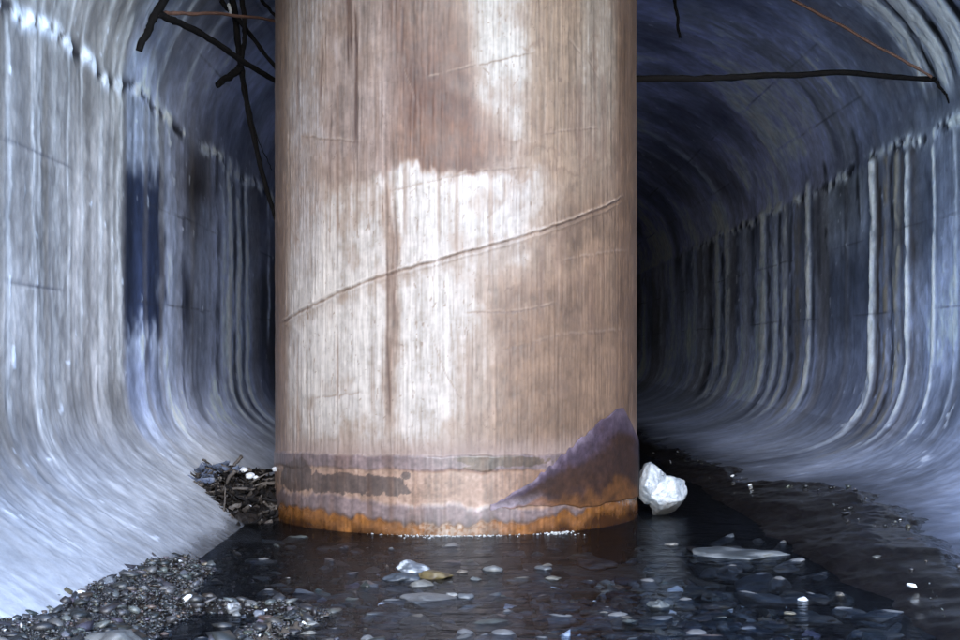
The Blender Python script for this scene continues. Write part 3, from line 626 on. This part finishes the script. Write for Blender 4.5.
# foam flecks along the pillar's foot
pos = []; sz = []
for i in range(240):
    t = rng.normal()*.17-.02; r_ = PR+.004+abs(rng.normal())*.06*rng.random(); pos.append((PX+r_*math.sin(t), PD-r_*math.cos(t), .001)); sz.append(.0015+.006*rng.random()**2.5)
for i in range(60):
    t = .52+rng.normal()*.05; r_ = PR+.02+abs(rng.normal())*.05; pos.append((PX+r_*math.sin(t), PD-r_*math.cos(t), .002)); sz.append(.003+.005*rng.random())
fo = link('foam', merged_pebbles('foam', np.array(pos), np.array(sz), np.full((300, 3), .3), 9)); fo.data.materials[0] = M['foam']; tag(fo, 'white foam flecks along the foot of the pillar', 'foam', kind='stuff')

# ------------------------------------------------------------------ white chunk beside the pillar
chunk = empty('ice_chunk', tuple(P(661, 514, 8.80)))
tag(chunk, 'white crumpled ice chunk lying against the right foot of the pillar', 'ice chunk')
def lump(name, seed, cx, cz, rx, ry, rz, rot):
    bm = bmesh.new(); bmesh.ops.create_icosphere(bm, subdivisions=5, radius=1); rr = random.Random(seed)
    cuts = [(Vector((rr.gauss(0, 1), rr.gauss(0, 1), rr.gauss(0, 1))).normalized(), rr.uniform(.62, .90)) for _ in range(26)]
    Rm = Matrix.Rotation(rot, 3, 'Y')
    for v in bm.verts:
        q = v.co*(1+.16*mnoise.noise(v.co*1.6+Vector((seed, 0, 0))))
        for n_, dd in cuts:
            e = q.dot(n_)-dd
            if e > 0: q = q-n_*e*.92
        q = q*(1+.05*mnoise.noise(q*6)+.03*mnoise.noise(q*14))
        q = Rm @ Vector((q.x*rx, q.y*ry, q.z*rz)); v.co = (q.x+cx, q.y, q.z+cz)
    return link(name, bm_mesh(name, bm), M['ice'], chunk)
lump('lobe', 3, .02, .125, .150, .13, .145, .15)
lump('lobe', 8, -.070, .185, .105, .11, .160, .25)

# ------------------------------------------------------------------ branches
def tube_mesh(name, pts, r0, r1, seed=0, kink=.02, nseg=8, sub=10):
    pts = [Vector(p) for p in pts]; rr = random.Random(seed); path = []
    for a, b in zip(pts[:-1], pts[1:]):
        for i in range(sub): path.append(a.lerp(b, i/sub))
    path.append(pts[-1])
    k = np.ones(5)/5; arr = np.array(path)
    if len(arr) > 8:
        for j in range(3): arr[2:-2, j] = np.convolve(arr[:, j], k, 'valid')
    L = len(arr); s = np.linspace(0, 1, L)
    kink = kink*.6
    for j in range(3): arr[1:-1, j] += ((fbm(s*9, s*0+j, seed+j)-.5)*kink*2)[1:-1]
    bm = bmesh.new(); rings = []
    for i in range(L):
        t = Vector(arr[min(i+1, L-1)]-arr[max(i-1, 0)]).normalized(); a = t.cross(Vector((0, 1, .13))).normalized(); b = t.cross(a)
        r = (r0+(r1-r0)*s[i])*1.15*(.9+.25*mnoise.noise(Vector((i*.6, seed, 0))))
        rings.append([bm.verts.new(Vector(arr[i])+(a*math.cos(q)+b*math.sin(q))*r) for q in [2*math.pi*j/nseg for j in range(nseg)]])
    for u, v in zip(rings[:-1], rings[1:]):
        for j in range(nseg): bm.faces.new((u[j], u[(j+1) % nseg], v[(j+1) % nseg], v[j]))
    bm.faces.new(rings[0][::-1]); bm.faces.new(rings[-1]); bmesh.ops.recalc_face_normals(bm, faces=bm.faces)
    return bm_mesh(name, bm)
def branch(name, label, stems, cat='branch'):
    root = empty(name, stems[0][1][0]); tag(root, label, cat)
    for i, (nm, pts, r0, r1, mt) in enumerate(stems):
        o = link(nm, tube_mesh(nm, [Vector(p)-root.location for p in pts], r0, r1, hash_seed(nm, i, name)), M[mt], root)
    return root
def hash_seed(a, i, b): return (len(a)*31+i*17+len(b)*7) % 997
branch('dead_branch', 'long black branch wedged between the pillar and the right tunnel wall',
       [('stem', [P(470, 84, 10.05), P(640, 78, 10.05), P(700, 78.5, 10.05), P(780, 74.5, 10.05), P(850, 73, 10.05), P(935, 79, 10.0)], .026, .017, 'bark'),
        ('twig', [P(935, 79, 10.0), P(941, 88, 9.99), P(949, 103, 9.98)], .014, .006, 'bark')])
branch('thin_twig', 'thin reddish brown twig slanting down to the end of the long black branch',
       [('stem', [P(640, -75, 10.6), P(720, -35, 10.5), P(800, 3, 10.4), P(860, 36, 10.2), P(932, 77, 9.97)], .013, .010, 'bark_brown')])
branch('hanging_twig', 'short black twig hanging from the roof right of the pillar',
       [('stem', [P(665, -95, 10.9), P(672, -30, 10.9), P(676, 8, 10.9), P(680, 38, 10.9)], .017, .010, 'bark')])
branch('thick_branch', 'thick black broken branch end at the top left with two side shoots',
       [('stem', [P(178, -42, 8.6), P(165, -5, 8.5), P(150, 26, 8.45), P(139, 51, 8.4)], .028, .020, 'bark'),
        ('side_shoot', [P(157, 14, 8.48), P(185, 24, 8.7), P(230, 52, 9.2), P(278, 83, 9.8), P(330, 118, 10.1)], .022, .015, 'bark'),
        ('side_shoot', [P(157, 15, 8.48), P(180, 12.5, 8.7), P(225, 13, 9.2), P(278, 21, 9.8), P(320, 26, 10.1)], .013, .008, 'bark_brown')])
branch('root_tangle', 'long thin black root hanging down the left edge of the pillar with crossing shoots',
       [('stem', [P(228, -25, 9.95), P(236, 20, 9.9), P(240, 65, 9.9), P(252, 125, 9.9), P(265, 185, 9.95), P(276, 222, 10.0), P(300, 262, 10.02)], .024, .012, 'bark'),
        ('shoot', [P(205, -30, 9.95), P(222, 1, 9.8), P(238, 18, 9.78), P(262, 50, 9.9), P(300, 100, 10.05)], .019, .012, 'bark'),
        ('shoot', [P(240, -25, 9.75), P(244, 15, 9.75), P(245, 40, 9.75), P(240, 66, 9.86)], .018, .015, 'bark'),
        ('shoot', [P(252, -22, 10.1), P(262, 2, 10.0), P(278, 18, 10.0), P(310, 40, 10.05)], .012, .009, 'bark'),
        ('stub', [P(241, 67, 9.88), P(230, 76, 9.82), P(217, 85, 9.76)], .026, .022, 'bark'),
        ('fine_root', [P(238, 66, 9.9), P(250, 110, 9.86), P(262, 150, 9.9), P(272, 170, 10.0)], .004, .003, 'bark'),
        ('peeled_end', [P(229, 4, 9.72), P(230.5, 14, 9.72)], .012, .009, 'scrap')])

# ------------------------------------------------------------------ debris heap
heap = empty('debris_heap', (-1.45, 8.75, 0)); tag(heap, 'dark heap of drifted sticks, leaves and scraps against the left foot of the pillar', 'debris heap')
def hp_h(x, y):
    x = np.asarray(x, float); y = np.asarray(y, float)
    r = ((x+1.50)/.44)**2+((y-8.86)/.60)**2+(fbm(x*7, y*7, 500)-.5)*.7
    return .23*np.clip(1-r, -.6, 1)+.02
xs = np.linspace(-1.98, -1.12, 70); ys = np.linspace(8.1, 9.6, 80); X, Y = np.meshgrid(xs, ys)
Z = hp_h(X, Y)+(fbm(X*22, Y*22, 505)-.5)*.07
me = grid_mesh('mound', np.stack([X+1.45, Y-8.75, Z], -1)); link('mound', me, M['mud'], heap)
for i in range(34):
    x = min(-1.47+rng.normal()*.17, -1.24); y = 8.66+rng.normal()*.16; z = float(hp_h(x, y))+.02+.03*rng.random()
    L = .04+.10*rng.random(); a = rng.random()*6.28; e = rng.normal()*.45+.15
    dv = Vector((math.cos(a)*math.cos(e), math.sin(a)*math.cos(e)*.6, math.sin(e)))*L; p0 = Vector((x+1.45, y-8.75, z))
    link('stick', tube_mesh('stick', [p0-dv, p0+Vector((0, 0, .01)), p0+dv], .007+.008*rng.random(), .004, 600+i, .012, 6, 4), M['stick' if i % 3 else 'bark'], heap)
def leaf_mesh(name, L, wd, curl, seed):
    u = np.linspace(-1, 1, 9); v = np.linspace(-1, 1, 5); U, Vv = np.meshgrid(u, v)
    wdt = wd*np.sqrt(np.clip(1-U**2, 0.02, 1)); zc = curl*L*(U**2*.5+Vv**2*.4)+(fbm(U*2+seed, Vv*2, seed)-.5)*.04
    return grid_mesh(name, np.stack([U*L, Vv*wdt, zc], -1))
lm = [leaf_mesh('leaf', .028+.011*i, .012+.005*i, .5, i) for i in range(4)]; lb = [leaf_mesh('leaf', .06, .03, .6, 9), leaf_mesh('leaf', .08, .035, .4, 10)]
for k_, m_ in enumerate(lm): m_.materials.append(M[('leaf', 'stick', 'leaf', 'bark')[k_]])
for m_ in lb: m_.materials.append(M['leaf_blue'])
for i in range(230):
    blue = i < 34
    x = min(-1.45+rng.normal()*.20, -1.22) if not blue else -1.62+rng.normal()*.11; y = 8.56+rng.normal()*.20 if not blue else 8.75+rng.normal()*.12
    o = link('leaf', (lb[i % 2] if blue else lm[i % 4]), None, heap)
    o.location = (x+1.45, y-8.75, float(hp_h(x, y))+.012+.02*rng.random()); o.rotation_euler = (rng.normal()*.28+.2, rng.normal()*.28, rng.random()*6.28)
for (sx, sy, s, k) in ((244, 470, .020, 1), (250, 476, .026, 2), (256, 478, .018, 3), (275, 469, .018, 4), (238, 507, .016, 5), (248, 507, .018, 6), (228, 521, .012, 7), (247, 523, .014, 8), (214, 523, .010, 9)):
    d_ = 8.45 if sy > 500 else 8.6; p = P(sx, sy, d_); bm = bmesh.new(); bmesh.ops.create_icosphere(bm, subdivisions=2, radius=1)
    for v in bm.verts: v.co = v.co*(1+.4*mnoise.noise(v.co*2+Vector((k*5, 0, 0)))); v.co = Vector((v.co.x*s*1.1, v.co.y*s, v.co.z*s*.8))
    o = link('scrap', bm_mesh('scrap', bm, False), M['scrap'], heap); o.location = p-heap.location
